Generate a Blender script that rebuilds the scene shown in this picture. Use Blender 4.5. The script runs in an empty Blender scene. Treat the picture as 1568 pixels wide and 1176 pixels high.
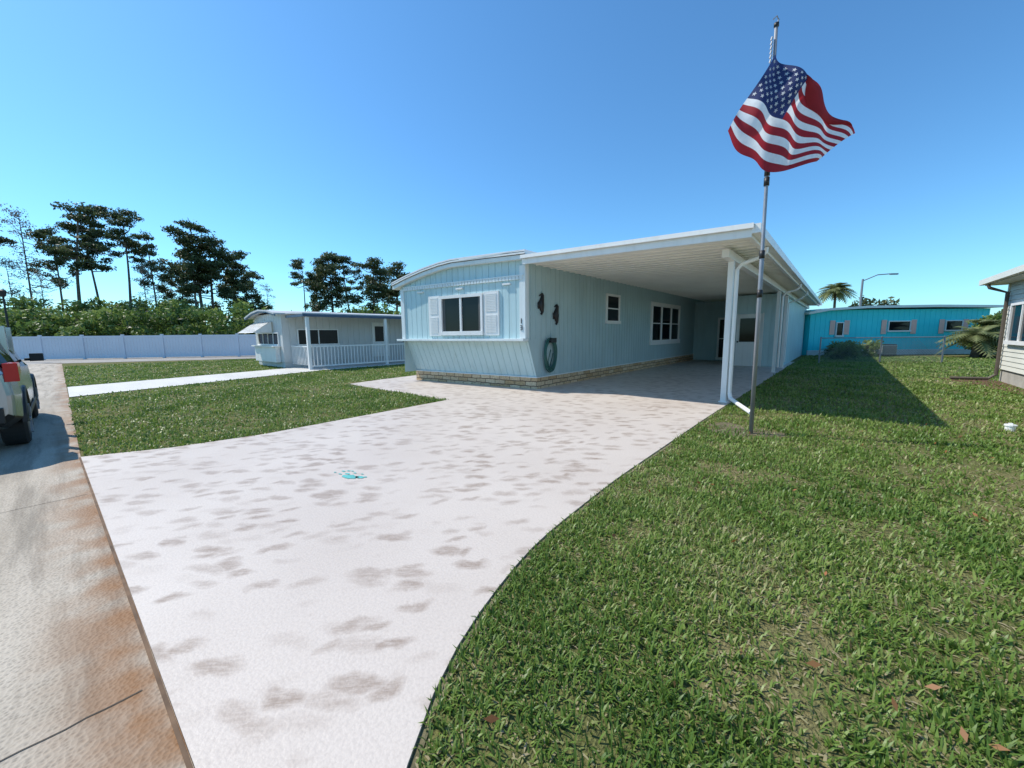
import bpy, math, random
import numpy as np
from mathutils import Vector, Matrix
random.seed(7); rng=np.random.default_rng(7)
scn=bpy.context.scene
scn.view_settings.view_transform='Standard'
try: scn.view_settings.look='None'
except Exception: pass
scn.view_settings.exposure=0

# ---------- frame: x along house front, y along house length, origin at house corner
def W(X,Y):
    a=X-.631; b=Y-9.69
    return (.7596*a-.6504*b, .6504*a+.7596*b)
CAM=(5.823,-7.771,1.4)

# ---------- materials
def new_mat(name):
    m=bpy.data.materials.new(name); m.use_nodes=True
    nt=m.node_tree; b=nt.nodes['Principled BSDF']
    return m,nt,b
def N(nt,t,**k):
    n=nt.nodes.new(t)
    for a,v in k.items(): setattr(n,a,v)
    return n
def ramp(nt,stops):
    r=N(nt,'ShaderNodeValToRGB'); e=r.color_ramp.elements
    while len(e)<len(stops): e.new(.5)
    for i,(p,c) in enumerate(stops):
        e[i].position=p; e[i].color=(*c,1) if len(c)==3 else c
    return r
def mat(name,c,rough=.6,var=.12,scale=3,bump=.0,bscale=60,metal=0,spec=.5,dirt=0):
    m,nt,b=new_mat(name); L=nt.links
    tc=N(nt,'ShaderNodeTexCoord'); no=N(nt,'ShaderNodeTexNoise')
    no.inputs['Scale'].default_value=scale; no.inputs['Detail'].default_value=6
    L.new(tc.outputs['Object'],no.inputs['Vector'])
    r=ramp(nt,[(.3,[x*(1-var) for x in c]),(.7,[min(1,x*(1+var)) for x in c])])
    L.new(no.outputs['Fac'],r.inputs['Fac']); out=r.outputs['Color']
    if dirt>0:
        mp=N(nt,'ShaderNodeMapping'); mp.inputs['Scale'].default_value=(9,9,.7); L.new(tc.outputs['Object'],mp.inputs[0])
        n3=N(nt,'ShaderNodeTexNoise'); n3.inputs['Scale'].default_value=1; n3.inputs['Detail'].default_value=5; L.new(mp.outputs[0],n3.inputs['Vector'])
        r3=ramp(nt,[(.5,(1,1,1)),(.8,(.62,.60,.55))]); L.new(n3.outputs['Fac'],r3.inputs['Fac'])
        mm=N(nt,'ShaderNodeMixRGB'); mm.blend_type='MULTIPLY'; mm.inputs[0].default_value=dirt; L.new(out,mm.inputs[1]); L.new(r3.outputs[0],mm.inputs[2]); out=mm.outputs[0]
    L.new(out,b.inputs['Base Color'])
    b.inputs['Roughness'].default_value=rough; b.inputs['Metallic'].default_value=metal
    b.inputs['Specular IOR Level'].default_value=spec
    if bump>0:
        n2=N(nt,'ShaderNodeTexNoise'); n2.inputs['Scale'].default_value=bscale; n2.inputs['Detail'].default_value=4
        L.new(tc.outputs['Object'],n2.inputs['Vector'])
        bp=N(nt,'ShaderNodeBump'); bp.inputs['Strength'].default_value=bump; bp.inputs['Distance'].default_value=.02
        L.new(n2.outputs['Fac'],bp.inputs['Height']); L.new(bp.outputs['Normal'],b.inputs['Normal'])
    return m
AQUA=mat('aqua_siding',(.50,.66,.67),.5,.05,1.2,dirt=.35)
AQUA_SHADE=mat('aqua_siding_shade',(.40,.53,.54),.5,.05,1.2,dirt=.35)  # same siding darkened: shade under the carport put into the colour
WHITE=mat('white_paint',(.82,.81,.78),.4,.04,2,dirt=.25)
TRIM=mat('white_trim',(.72,.77,.76),.4,.05,2,dirt=.3)
SOFFIT=mat('carport_pan',(.84,.83,.77),.5,.05,1.5)
GLASS=mat('window_glass',(.010,.012,.014),.06,.1,2,spec=.22)
CURT=mat('window_blind',(.10,.10,.095),.7,.1,3)
DARK=mat('dark_metal',(.012,.012,.012),.5,.1,5)
GREYW=mat('pale_siding',(.62,.62,.60),.5,.05,1,dirt=.3)
BEIGE=mat('beige_siding',(.66,.65,.57),.6,.06,1)
TURQ=mat('turquoise_siding',(.02,.70,.76),.5,.06,1)
CORAL=mat('coral_shutter',(.88,.50,.40),.6,.06,3)
GREYROOF=mat('grey_roof',(.52,.53,.53),.6,.12,1)
STEEL=mat('galvanised_steel',(.28,.29,.31),.45,.1,8,metal=.4)
HOSE=mat('hose_green',(.03,.12,.10),.4,.1,8)
FENCEW=mat('vinyl_fence',(.72,.72,.77),.5,.05,.5)

def stone_mat():
    m,nt,b=new_mat('stone_veneer'); L=nt.links
    tc=N(nt,'ShaderNodeTexCoord')
    sx=N(nt,'ShaderNodeSeparateXYZ'); L.new(tc.outputs['Object'],sx.inputs[0])
    ad=N(nt,'ShaderNodeMath',operation='ADD'); L.new(sx.outputs['X'],ad.inputs[0]); L.new(sx.outputs['Y'],ad.inputs[1])
    cb=N(nt,'ShaderNodeCombineXYZ'); L.new(ad.outputs[0],cb.inputs['X']); L.new(sx.outputs['Z'],cb.inputs['Y'])
    nz=N(nt,'ShaderNodeTexNoise'); nz.inputs['Scale'].default_value=5; L.new(cb.outputs[0],nz.inputs['Vector'])
    mx=N(nt,'ShaderNodeMixRGB'); mx.blend_type='ADD'; mx.inputs[0].default_value=.05
    L.new(cb.outputs[0],mx.inputs[1]); L.new(nz.outputs['Color'],mx.inputs[2])
    br=N(nt,'ShaderNodeTexBrick'); br.inputs['Scale'].default_value=1
    br.inputs['Brick Width'].default_value=.36; br.inputs['Row Height'].default_value=.112
    br.inputs['Mortar Size'].default_value=.010
    br.inputs['Color1'].default_value=(.66,.52,.34,1); br.inputs['Color2'].default_value=(.45,.29,.14,1); br.inputs['Mortar'].default_value=(.12,.08,.05,1)
    L.new(mx.outputs[0],br.inputs['Vector']); 
    n3=N(nt,'ShaderNodeTexNoise'); n3.inputs['Scale'].default_value=22; n3.inputs['Detail'].default_value=5; L.new(tc.outputs['Object'],n3.inputs['Vector'])
    m2=N(nt,'ShaderNodeMixRGB'); m2.blend_type='OVERLAY'; m2.inputs[0].default_value=.55
    L.new(br.outputs['Color'],m2.inputs[1]); L.new(n3.outputs['Fac'],m2.inputs[2])
    L.new(m2.outputs[0],b.inputs['Base Color']); b.inputs['Roughness'].default_value=.9
    bp=N(nt,'ShaderNodeBump'); bp.inputs['Strength'].default_value=.7; bp.inputs['Distance'].default_value=.02
    L.new(m2.outputs[0],bp.inputs['Height']); L.new(bp.outputs[0],b.inputs['Normal'])
    return m
STONE=stone_mat()

def drive_mat():
    m,nt,b=new_mat('painted_driveway'); L=nt.links
    tc=N(nt,'ShaderNodeTexCoord')
    def marks(rot,sc,dist,seed,lo,hi):
        ofs=N(nt,'ShaderNodeVectorMath',operation='ADD'); ofs.inputs[1].default_value=(seed,seed*1.7,0); L.new(tc.outputs['Object'],ofs.inputs[0])
        n0=N(nt,'ShaderNodeTexNoise'); n0.inputs['Scale'].default_value=3.6; n0.inputs['Detail'].default_value=5; n0.inputs['Roughness'].default_value=.6
        L.new(ofs.outputs[0],n0.inputs['Vector'])
        mixv=N(nt,'ShaderNodeMixRGB'); mixv.blend_type='ADD'; mixv.inputs[0].default_value=dist
        L.new(ofs.outputs[0],mixv.inputs[1]); L.new(n0.outputs['Color'],mixv.inputs[2])
        mr_=N(nt,'ShaderNodeMapping'); mr_.inputs['Rotation'].default_value=(0,0,math.radians(rot)); L.new(mixv.outputs[0],mr_.inputs['Vector'])
        mp=N(nt,'ShaderNodeMapping'); mp.inputs['Scale'].default_value=sc
        L.new(mr_.outputs[0],mp.inputs['Vector'])
        vo=N(nt,'ShaderNodeTexVoronoi'); vo.inputs['Scale'].default_value=1.0; vo.inputs['Randomness'].default_value=.85
        L.new(mp.outputs[0],vo.inputs['Vector'])
        r1=ramp(nt,[(lo,(1,1,1)),(hi,(0,0,0))]); L.new(vo.outputs['Distance'],r1.inputs['Fac'])
        sc_=N(nt,'ShaderNodeSeparateColor'); L.new(vo.outputs['Color'],sc_.inputs[0])
        r2=ramp(nt,[(.03,(.0,.0,.0)),(.4,(1,1,1))]); L.new(sc_.outputs[0],r2.inputs['Fac'])
        mu=N(nt,'ShaderNodeMath',operation='MULTIPLY'); L.new(r1.outputs[0],mu.inputs[0]); L.new(r2.outputs[0],mu.inputs[1])
        return mu.outputs[0]
    a1=marks(-34,(3.3,7.4,1),.22,0,.22,.46); a2=marks(-62,(3.8,8.4,1),.24,7.3,.15,.40)
    mxx=N(nt,'ShaderNodeMath',operation='MAXIMUM'); L.new(a1,mxx.inputs[0]); L.new(a2,mxx.inputs[1])
    n1=N(nt,'ShaderNodeTexNoise'); n1.inputs['Scale'].default_value=.8; n1.inputs['Detail'].default_value=3
    L.new(tc.outputs['Object'],n1.inputs['Vector'])
    r2=ramp(nt,[(.3,(.5,.5,.5)),(.55,(1,1,1))]); L.new(n1.outputs['Fac'],r2.inputs['Fac'])
    mp4a=N(nt,'ShaderNodeMapping'); mp4a.inputs['Rotation'].default_value=(0,0,math.radians(-44)); L.new(tc.outputs['Object'],mp4a.inputs[0])
    mp4=N(nt,'ShaderNodeMapping'); mp4.inputs['Scale'].default_value=(12,60,1); L.new(mp4a.outputs[0],mp4.inputs[0])
    n4=N(nt,'ShaderNodeTexNoise'); n4.inputs['Scale'].default_value=1; n4.inputs['Detail'].default_value=5; n4.inputs['Roughness'].default_value=.7
    L.new(mp4.outputs[0],n4.inputs['Vector'])
    r4=ramp(nt,[(.32,(.35,.35,.35)),(.56,(1,1,1))]); L.new(n4.outputs['Fac'],r4.inputs['Fac'])
    mu=N(nt,'ShaderNodeMath',operation='MULTIPLY'); L.new(mxx.outputs[0],mu.inputs[0]); L.new(r2.outputs['Color'],mu.inputs[1])
    mu2=N(nt,'ShaderNodeMath',operation='MULTIPLY'); L.new(mu.outputs[0],mu2.inputs[0]); L.new(r4.outputs['Color'],mu2.inputs[1])
    n5=N(nt,'ShaderNodeTexNoise'); n5.inputs['Scale'].default_value=.7; n5.inputs['Detail'].default_value=8; L.new(tc.outputs['Object'],n5.inputs['Vector'])
    r5=ramp(nt,[(.3,(.575,.495,.425)),(.7,(.645,.565,.49))]); L.new(n5.outputs['Fac'],r5.inputs['Fac'])
    mc=N(nt,'ShaderNodeMixRGB'); L.new(mu2.outputs[0],mc.inputs[0]); L.new(r5.outputs['Color'],mc.inputs[1]); mc.inputs[2].default_value=(.36,.28,.222,1)
    n6=N(nt,'ShaderNodeTexNoise'); n6.inputs['Scale'].default_value=70; n6.inputs['Detail'].default_value=4; L.new(tc.outputs['Object'],n6.inputs['Vector'])
    r6=ramp(nt,[(.3,(.8,.8,.8)),(.6,(1,1,1))]); L.new(n6.outputs['Fac'],r6.inputs['Fac'])
    mm=N(nt,'ShaderNodeMixRGB'); mm.blend_type='MULTIPLY'; mm.inputs[0].default_value=.5; L.new(mc.outputs[0],mm.inputs[1]); L.new(r6.outputs['Color'],mm.inputs[2])
    L.new(mm.outputs[0],b.inputs['Base Color'])
    b.inputs['Roughness'].default_value=.5; b.inputs['Specular IOR Level'].default_value=.4
    bp=N(nt,'ShaderNodeBump'); bp.inputs['Strength'].default_value=.3; bp.inputs['Distance'].default_value=.006
    L.new(n6.outputs['Fac'],bp.inputs['Height']); L.new(bp.outputs[0],b.inputs['Normal'])
    return m
DRIVE=drive_mat()

def conc_mat(name,ca,cb_,stain=True):
    m,nt,b=new_mat(name); L=nt.links
    tc=N(nt,'ShaderNodeTexCoord')
    n1=N(nt,'ShaderNodeTexNoise'); n1.inputs['Scale'].default_value=.9; n1.inputs['Detail'].default_value=8; n1.inputs['Roughness'].default_value=.65
    mp=N(nt,'ShaderNodeMapping'); mp.inputs['Scale'].default_value=(.5,1.6,1); L.new(tc.outputs['Object'],mp.inputs[0]); L.new(mp.outputs[0],n1.inputs['Vector'])
    r1=ramp(nt,[(.32,ca),(.62,cb_)]); L.new(n1.outputs['Fac'],r1.inputs['Fac'])
    v=N(nt,'ShaderNodeTexVoronoi'); v.inputs['Scale'].default_value=60; L.new(tc.outputs['Object'],v.inputs['Vector'])
    rv=ramp(nt,[(0,(.4,.4,.4)),(.5,(1.0,1.0,1.0))]); L.new(v.outputs['Distance'],rv.inputs['Fac'])
    mm=N(nt,'ShaderNodeMixRGB'); mm.blend_type='MULTIPLY'; mm.inputs[0].default_value=.7; L.new(r1.outputs[0],mm.inputs[1]); L.new(rv.outputs[0],mm.inputs[2])
    out=mm.outputs[0]
    if stain:
        n2=N(nt,'ShaderNodeTexNoise'); n2.inputs['Scale'].default_value=2.2; n2.inputs['Detail'].default_value=7; n2.inputs['Roughness'].default_value=.65
        mp2=N(nt,'ShaderNodeMapping'); mp2.inputs['Scale'].default_value=(.22,2.2,1); L.new(tc.outputs['Object'],mp2.inputs[0]); L.new(mp2.outputs[0],n2.inputs['Vector'])
        r2=ramp(nt,[(.48,(0,0,0)),(.62,(.6,.6,.6))]); L.new(n2.outputs['Fac'],r2.inputs['Fac'])
        m3=N(nt,'ShaderNodeMixRGB'); L.new(r2.outputs[0],m3.inputs[0]); L.new(out,m3.inputs[1]); m3.inputs[2].default_value=(.16,.13,.095,1)
        sx=N(nt,'ShaderNodeSeparateXYZ'); L.new(tc.outputs['Object'],sx.inputs[0])
        mr=N(nt,'ShaderNodeMapRange'); mr.inputs['From Min'].default_value=-8.05; mr.inputs['From Max'].default_value=-7.72; L.new(sx.outputs['Y'],mr.inputs['Value'])
        n3=N(nt,'ShaderNodeTexNoise'); n3.inputs['Scale'].default_value=2.6; n3.inputs['Detail'].default_value=8; L.new(tc.outputs['Object'],n3.inputs['Vector'])
        r3=ramp(nt,[(.36,(0,0,0)),(.58,(.95,.95,.95))]); L.new(n3.outputs['Fac'],r3.inputs['Fac'])
        mu=N(nt,'ShaderNodeMath',operation='MULTIPLY'); L.new(mr.outputs[0],mu.inputs[0]); L.new(r3.outputs[0],mu.inputs[1])
        m4=N(nt,'ShaderNodeMixRGB'); L.new(mu.outputs[0],m4.inputs[0]); L.new(m3.outputs[0],m4.inputs[1]); m4.inputs[2].default_value=(.25,.12,.045,1)
        out=m4.outputs[0]
    L.new(out,b.inputs['Base Color']); b.inputs['Roughness'].default_value=.7; b.inputs['Specular IOR Level'].default_value=.35
    bp=N(nt,'ShaderNodeBump'); bp.inputs['Strength'].default_value=.5; bp.inputs['Distance'].default_value=.008
    L.new(v.outputs['Distance'],bp.inputs['Height']); L.new(bp.outputs[0],b.inputs['Normal'])
    return m
GUTTER=conc_mat('gutter_concrete',(.33,.275,.205),(.47,.405,.32))
STREET=conc_mat('street_asphalt',(.27,.25,.22),(.34,.315,.28),False)
PATH=conc_mat('path_concrete',(.58,.56,.51),(.68,.66,.61),False)

def ground_mat(name,stops,s1=1.1):
    m,nt,b=new_mat(name); L=nt.links
    tc=N(nt,'ShaderNodeTexCoord'); n=N(nt,'ShaderNodeTexNoise'); n.inputs['Scale'].default_value=s1; n.inputs['Detail'].default_value=12; n.inputs['Roughness'].default_value=.7
    L.new(tc.outputs['Object'],n.inputs['Vector'])
    r=ramp(nt,stops); L.new(n.outputs['Fac'],r.inputs['Fac'])
    n2=N(nt,'ShaderNodeTexNoise'); n2.inputs['Scale'].default_value=60; n2.inputs['Detail'].default_value=6; L.new(tc.outputs['Object'],n2.inputs['Vector'])
    mm=N(nt,'ShaderNodeMixRGB'); mm.blend_type='OVERLAY'; mm.inputs[0].default_value=.9; L.new(r.outputs[0],mm.inputs[1]); L.new(n2.outputs['Fac'],mm.inputs[2])
    L.new(mm.outputs[0],b.inputs['Base Color']); b.inputs['Roughness'].default_value=1; b.inputs['Specular IOR Level'].default_value=.1
    bp=N(nt,'ShaderNodeBump'); bp.inputs['Strength'].default_value=1; bp.inputs['Distance'].default_value=.03
    L.new(n2.outputs['Fac'],bp.inputs['Height']); L.new(bp.outputs[0],b.inputs['Normal'])
    return m
SOIL=ground_mat('lawn_soil',[(.3,(.10,.12,.035)),(.5,(.16,.16,.06)),(.7,(.24,.20,.10))])
SAND=ground_mat('bare_soil',[(.3,(.12,.11,.06)),(.7,(.27,.22,.15))],4)

def leaf_mat(name,stops,trans=.35,patch=None,rough=.5):
    m,nt,b=new_mat(name); L=nt.links
    at=N(nt,'ShaderNodeAttribute'); at.attribute_name='leaf_tone'
    r=ramp(nt,stops)
    if patch:
        tc=N(nt,'ShaderNodeTexCoord'); n=N(nt,'ShaderNodeTexNoise'); n.inputs['Scale'].default_value=patch; n.inputs['Detail'].default_value=6; n.inputs['Roughness'].default_value=.65
        L.new(tc.outputs['Object'],n.inputs['Vector'])
        mr=N(nt,'ShaderNodeMapRange'); mr.inputs['From Min'].default_value=.3; mr.inputs['From Max'].default_value=.7; mr.inputs['To Min'].default_value=-.30; mr.inputs['To Max'].default_value=.42
        L.new(n.outputs['Fac'],mr.inputs['Value'])
        ad=N(nt,'ShaderNodeMath',operation='ADD'); L.new(at.outputs['Fac'],ad.inputs[0]); L.new(mr.outputs[0],ad.inputs[1]); L.new(ad.outputs[0],r.inputs['Fac'])
    else: L.new(at.outputs['Fac'],r.inputs['Fac'])
    L.new(r.outputs[0],b.inputs['Base Color']); b.inputs['Roughness'].default_value=rough; b.inputs['Specular IOR Level'].default_value=.35
    t=N(nt,'ShaderNodeBsdfTranslucent'); L.new(r.outputs[0],t.inputs['Color'])
    mx=N(nt,'ShaderNodeMixShader'); mx.inputs[0].default_value=trans
    L.new(b.outputs[0],mx.inputs[1]); L.new(t.outputs[0],mx.inputs[2]); L.new(mx.outputs[0],nt.nodes['Material Output'].inputs['Surface'])
    return m
GRASS=leaf_mat('grass_blades',[(0,(.085,.16,.026)),(.35,(.165,.26,.045)),(.62,(.25,.335,.08)),(.8,(.36,.36,.15)),(1,(.47,.39,.23))],.36,.7,.42)
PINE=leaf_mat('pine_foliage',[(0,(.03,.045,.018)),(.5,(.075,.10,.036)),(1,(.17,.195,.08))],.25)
OAK=leaf_mat('scrub_foliage',[(0,(.055,.095,.022)),(.5,(.14,.22,.05)),(1,(.28,.35,.10))],.35)
MOSS=leaf_mat('bare_twigs',[(0,(.14,.13,.10)),(1,(.28,.26,.21))],.2)
PALM=leaf_mat('palm_fronds',[(0,(.10,.13,.04)),(1,(.26,.28,.12))],.3)
BARK=mat('bark',(.15,.12,.095),.9,.3,6,bump=.5,bscale=20)
DEAD=leaf_mat('dead_leaves',[(0,(.35,.12,.04)),(1,(.25,.17,.08))],.2)

# ---------- mesh builder
class MB:
    def __init__(s): s.v=[];s.f=[];s.m=[]
    def quadf(s,pts,mi=0):
        k=len(s.v); s.v+= [tuple(p) for p in pts]; s.f.append(tuple(range(k,k+len(pts)))); s.m.append(mi)
    def box(s,x0,x1,y0,y1,z0,z1,mi=0):
        if x0>x1:x0,x1=x1,x0
        if y0>y1:y0,y1=y1,y0
        k=len(s.v)
        s.v+=[(x0,y0,z0),(x1,y0,z0),(x1,y1,z0),(x0,y1,z0),(x0,y0,z1),(x1,y0,z1),(x1,y1,z1),(x0,y1,z1)]
        for f in [(0,3,2,1),(4,5,6,7),(0,1,5,4),(1,2,6,5),(2,3,7,6),(3,0,4,7)]:
            s.f.append(tuple(k+i for i in f)); s.m.append(mi)
    def prism(s,poly,axis,a0,a1,mi=0):
        def P(p,a): return {'y':(p[0],a,p[1]),'z':(p[0],p[1],a),'x':(a,p[0],p[1])}[axis]
        k=len(s.v);n=len(poly)
        s.v+=[P(p,a0) for p in poly]+[P(p,a1) for p in poly]
        s.f.append(tuple(k+i for i in range(n))[::-1]); s.m.append(mi)
        s.f.append(tuple(k+n+i for i in range(n))); s.m.append(mi)
        for i in range(n):
            j=(i+1)%n; s.f.append((k+i,k+j,k+n+j,k+n+i)); s.m.append(mi)
    def tube(s,pts,rad,seg=8,mi=0):
        pts=[Vector(p) for p in pts]; n=len(pts)
        rads=rad if isinstance(rad,(list,tuple)) else [rad]*n
        k=len(s.v)
        for i,p in enumerate(pts):
            d=(pts[min(i+1,n-1)]-pts[max(i-1,0)]).normalized()
            a=d.orthogonal().normalized() if i==0 else (a-d*a.dot(d)).normalized()
            b=d.cross(a)
            for q in range(seg):
                t=2*math.pi*q/seg; s.v.append(tuple(p+(a*math.cos(t)+b*math.sin(t))*rads[i]))
        for i in range(n-1):
            for q in range(seg):
                r=(q+1)%seg; s.f.append((k+i*seg+q,k+i*seg+r,k+(i+1)*seg+r,k+(i+1)*seg+q)); s.m.append(mi)
        s.f.append(tuple(k+q for q in range(seg))[::-1]); s.m.append(mi)
        s.f.append(tuple(k+(n-1)*seg+q for q in range(seg))); s.m.append(mi)
    def build(s,name,mats,parent=None,smooth=False,bevel=0,M=None):
        me=bpy.data.meshes.new(name); me.from_pydata(s.v,[],s.f); me.update()
        for m in (mats if isinstance(mats,(list,tuple)) else [mats]): me.materials.append(m)
        me.polygons.foreach_set('material_index',s.m)
        if smooth: me.polygons.foreach_set('use_smooth',[True]*len(s.f))
        o=bpy.data.objects.new(name,me); scn.collection.objects.link(o)
        if parent: o.parent=parent
        if M: o.matrix_world=M
        if bevel:
            bm=o.modifiers.new('bev','BEVEL'); bm.width=bevel; bm.segments=2; bm.limit_method='ANGLE'
        return o
def empty(name,loc=(0,0,0),rz=0):
    e=bpy.data.objects.new(name,None); scn.collection.objects.link(e); e.location=loc; e.rotation_euler=(0,0,rz); return e

def siding(mb,p0,p1,z0,z1,nrm,pitch=.2,groove=.022,depth=.014,mi=0,off=None):
    p0=Vector(p0);p1=Vector(p1);Ln=(p1-p0).length;d=(p1-p0)/Ln;n=Vector(nrm)
    f0=z0 if callable(z0) else (lambda t:z0); f1=z1 if callable(z1) else (lambda t:z1)
    ts=[]; t=0
    while t<Ln-1e-4:
        e=min(t+pitch-groove,Ln); ts+=[(t,0),(e,0)]
        if e<Ln-groove: ts+=[(e+.003,-depth),(min(e+groove-.003,Ln),-depth)]
        t+=pitch
    if ts[-1][0]<Ln: ts.append((Ln,0))
    k=len(mb.v)
    for (t,o) in ts:
        q=p0+d*t+n*o
        zb=f0(t); zt=f1(t)
        sh=off(t) if off else None
        if off: qb=q+n*sh[0]; qt=q+n*sh[1]
        else: qb=qt=q
        mb.v.append((qb.x,qb.y,zb)); mb.v.append((qt.x,qt.y,zt))
    for i in range(len(ts)-1):
        a=k+2*i; mb.f.append((a,a+2,a+3,a+1)); mb.m.append(mi)

def window(parent,name,axis,pos,sgn,a0,a1,z0,z1,nx=2,nz=1,fr=.06,proud=.05,fmat=None,blind=0):
    fm=fmat or WHITE
    mb=MB()
    def B(u0,u1,w0,w1,d0,d1,mi):
        if axis=='x': mb.box(pos+sgn*d0,pos+sgn*d1,u0,u1,w0,w1,mi)
        else: mb.box(u0,u1,pos+sgn*d0,pos+sgn*d1,w0,w1,mi)
    B(a0,a1,z1-fr,z1,0,proud,0);B(a0-.02,a1+.02,z0-.03,z0+fr,0,proud+.03,0)
    B(a0,a0+fr,z0+fr,z1-fr,0,proud,0);B(a1-fr,a1,z0+fr,z1-fr,0,proud,0)
    for i in range(1,nx):
        c=a0+(a1-a0)*i/nx; B(c-fr*.45,c+fr*.45,z0+fr,z1-fr,0,proud-.008,0)
    for i in range(1,nz):
        c=z0+(z1-z0)*i/nz; 
        for j in range(nx):
            l=a0+(a1-a0)*j/nx+fr; r=a0+(a1-a0)*(j+1)/nx-fr
            B(l-.01,r+.01,c-.018,c+.018,0,proud-.014,0)
    B(a0+fr*.5,a1-fr*.5,z0+fr*.5,z1-fr*.5,.004,.014,1)
    if blind:
        B(a0+fr,a0+fr+blind,z0+fr,z1-fr,.0142,.0165,2); B(a1-fr-blind,a1-fr,z0+fr,z1-fr,.0142,.0165,2)
    return mb.build(name,[fm,GLASS,CURT],parent)

# ---------- GROUND
mb=MB(); mb.quadf([(-400,-400,0),(400,-400,0),(400,400,0),(-400,400,0)]); mb.build('ground',SOIL)
mb=MB(); mb.quadf([(-60,-16,.005),(60,-16,.005),(60,-8.95,.005),(-60,-8.95,.005)])
mb.quadf([(-38,-8.95,.010),(-29,-8.95,.010),(-20.5,5.5,.010),(-26.5,5.5,.010)]); mb.quadf([(-26.5,5.5,.010),(-20.5,5.5,.010),(-8,28,.010),(-14,28,.010)])
mb.build('street',STREET)
SE=lambda x: -7.745+.022*(x+.93)
mb=MB(); mb.prism([(-29,-9.0),(60,-9.0),(60,-7.60),(5.3,SE(5.3)),(-.93,SE(-.93)),(-29,-7.80)],'z',-.1,.010)
go=mb.build('curb_gutter',GUTTER)
mb=MB()
for x in [-20.6+3.05*i for i in range(16)]:
    y=-9.0; xx=x
    while y<SE(x)-.06:
        nx_=x+random.uniform(-.006,.006); mb.quadf([(xx,y,.0125),(xx+.006,y,.0125),(nx_+.006,y+.05,.0125),(nx_,y+.05,.0125)]); xx=nx_; y+=.05
mb.build('curb_joints',mat('joint_dark',(.09,.07,.05),.9,.3,8))
right=[(.74,4.22),(-1.0,4.22),(-4.5,4.27),(-5.9,4.36),(-6.8,4.6),(-7.2,4.82),(SE(5.3),5.22)]
left=[(SE(-.93),-.93),(-7.0,-.58),(-6.0,-.40),(-2.47,-.55)]
# smooth the flared right edge
yy=np.linspace(SE(5.3),.74,40); rs=np.interp(yy,[p[0] for p in right][::-1],[p[1] for p in right][::-1])
rs2=rs.copy()
for _ in range(3): rs2[1:-1]=(rs2[:-2]+2*rs2[1:-1]+rs2[2:])/4
right=[(float(a),float(b)) for a,b in zip(yy[::-1],rs2[::-1])]
ZS=.016
poly=[(4.22,14.0)]+[(x,y) for y,x in right]+[(x,y) for y,x in left]+[(-5.04,-2.40),(-5.3,-1.2),(-5.45,.2),(0.0,.2),(0,14.0)]
mb=MB(); mb.prism(poly[::-1],'z',-.08,ZS)
mb.build('driveway',DRIVE)
mb=MB()
def joint(a,b,w=.007):
    a=Vector(a);b=Vector(b);d=(b-a).normalized();n=Vector((-d.y,d.x))*w/2
    z=ZS+.0035; mb.quadf([(*(a-n),z),(*(b-n),z),(*(b+n),z),(*(a+n),z)])
joint((-.28,-7.4),(-.18,-3.0),.005);joint((-.4,-6.05),(.15,-6.05),.005)
mb.build('driveway_joints',mat('joint_line',(.48,.41,.35),.9,.1,5))  # faint control joints in their own darker tan
mb=MB(); 
mb.prism([(-.93,SE(-.93)-.016),(5.25,SE(5.25)-.016),(5.25,SE(5.25)-.003),(-.93,SE(-.93)-.003)],'z',-.05,ZS-.002)
mb.build('driveway_lip',mat('damp_edge',(.15,.09,.05),.9,.5,6))
mb=MB()
def strip(pts,w0,w1,z=.0045):
    for (a,b) in zip(pts[:-1],pts[1:]):
        mb.quadf([(a[0]+w0,a[1],z),(b[0]+w0,b[1],z),(b[0]+w1,b[1],z),(a[0]+w1,a[1],z)])
rp=[(x,y) for y,x in right]; strip([(4.22,14)]+rp,.0,.035); strip([(x,y) for y,x in left],-.035,0)
mb.build('soil_edging',mat('brown_soil',(.17,.15,.08),1,.4,9,bump=.8,bscale=50))
bx,by=W(3.304,5.195); tx,ty=W(3.262,5.195)
mb=MB()
pts=[]
for i in range(40):
    t=i/40*6.283; rr=(.36+.12*math.sin(3*t+1)+.06*math.sin(7*t)); pts.append((bx-.12+rr*1.25*math.cos(t),by+.1+rr*math.sin(t),.0048))
mb.quadf(pts); mb.build('bare_soil_patch',SAND)
mb=MB(); mb.quadf([(-8.2,-7.75,.018),(-10.4,-.9,.018),(-12.9,-.9,.018),(-11.2,-7.75,.018)]); mb.quadf([(-12.9,-.9,.018),(-10.4,-.9,.018),(-10.4,12,.018),(-12.9,12,.018)])
mb.build('neighbor_path',PATH)
mb=MB(); px,py=W(-1.62,3.66)
for (dx,dy,r) in [(0,0,.055),(.09,.06,.03),(-.10,.03,.016),(-.15,-.02,.012),(-.06,.09,.012),(-.2,.04,.014),(.03,.12,.010),(-.13,.1,.010),(-.24,-.03,.01),(.13,.10,.012),(-.17,.08,.012)]:
    pts=[]
    for i in range(22):
        t=i/22*6.283; rr=r*(1+.25*random.uniform(-1,1)); pts.append((px+dx+rr*1.7*math.cos(t),py+dy+rr*.9*math.sin(t)+.3*rr*math.cos(t),ZS+.004))
    mb.quadf(pts)
mb.build('paint_spill',mat('teal_paint',(.12,.45,.40),.4,.15,12))

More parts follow.
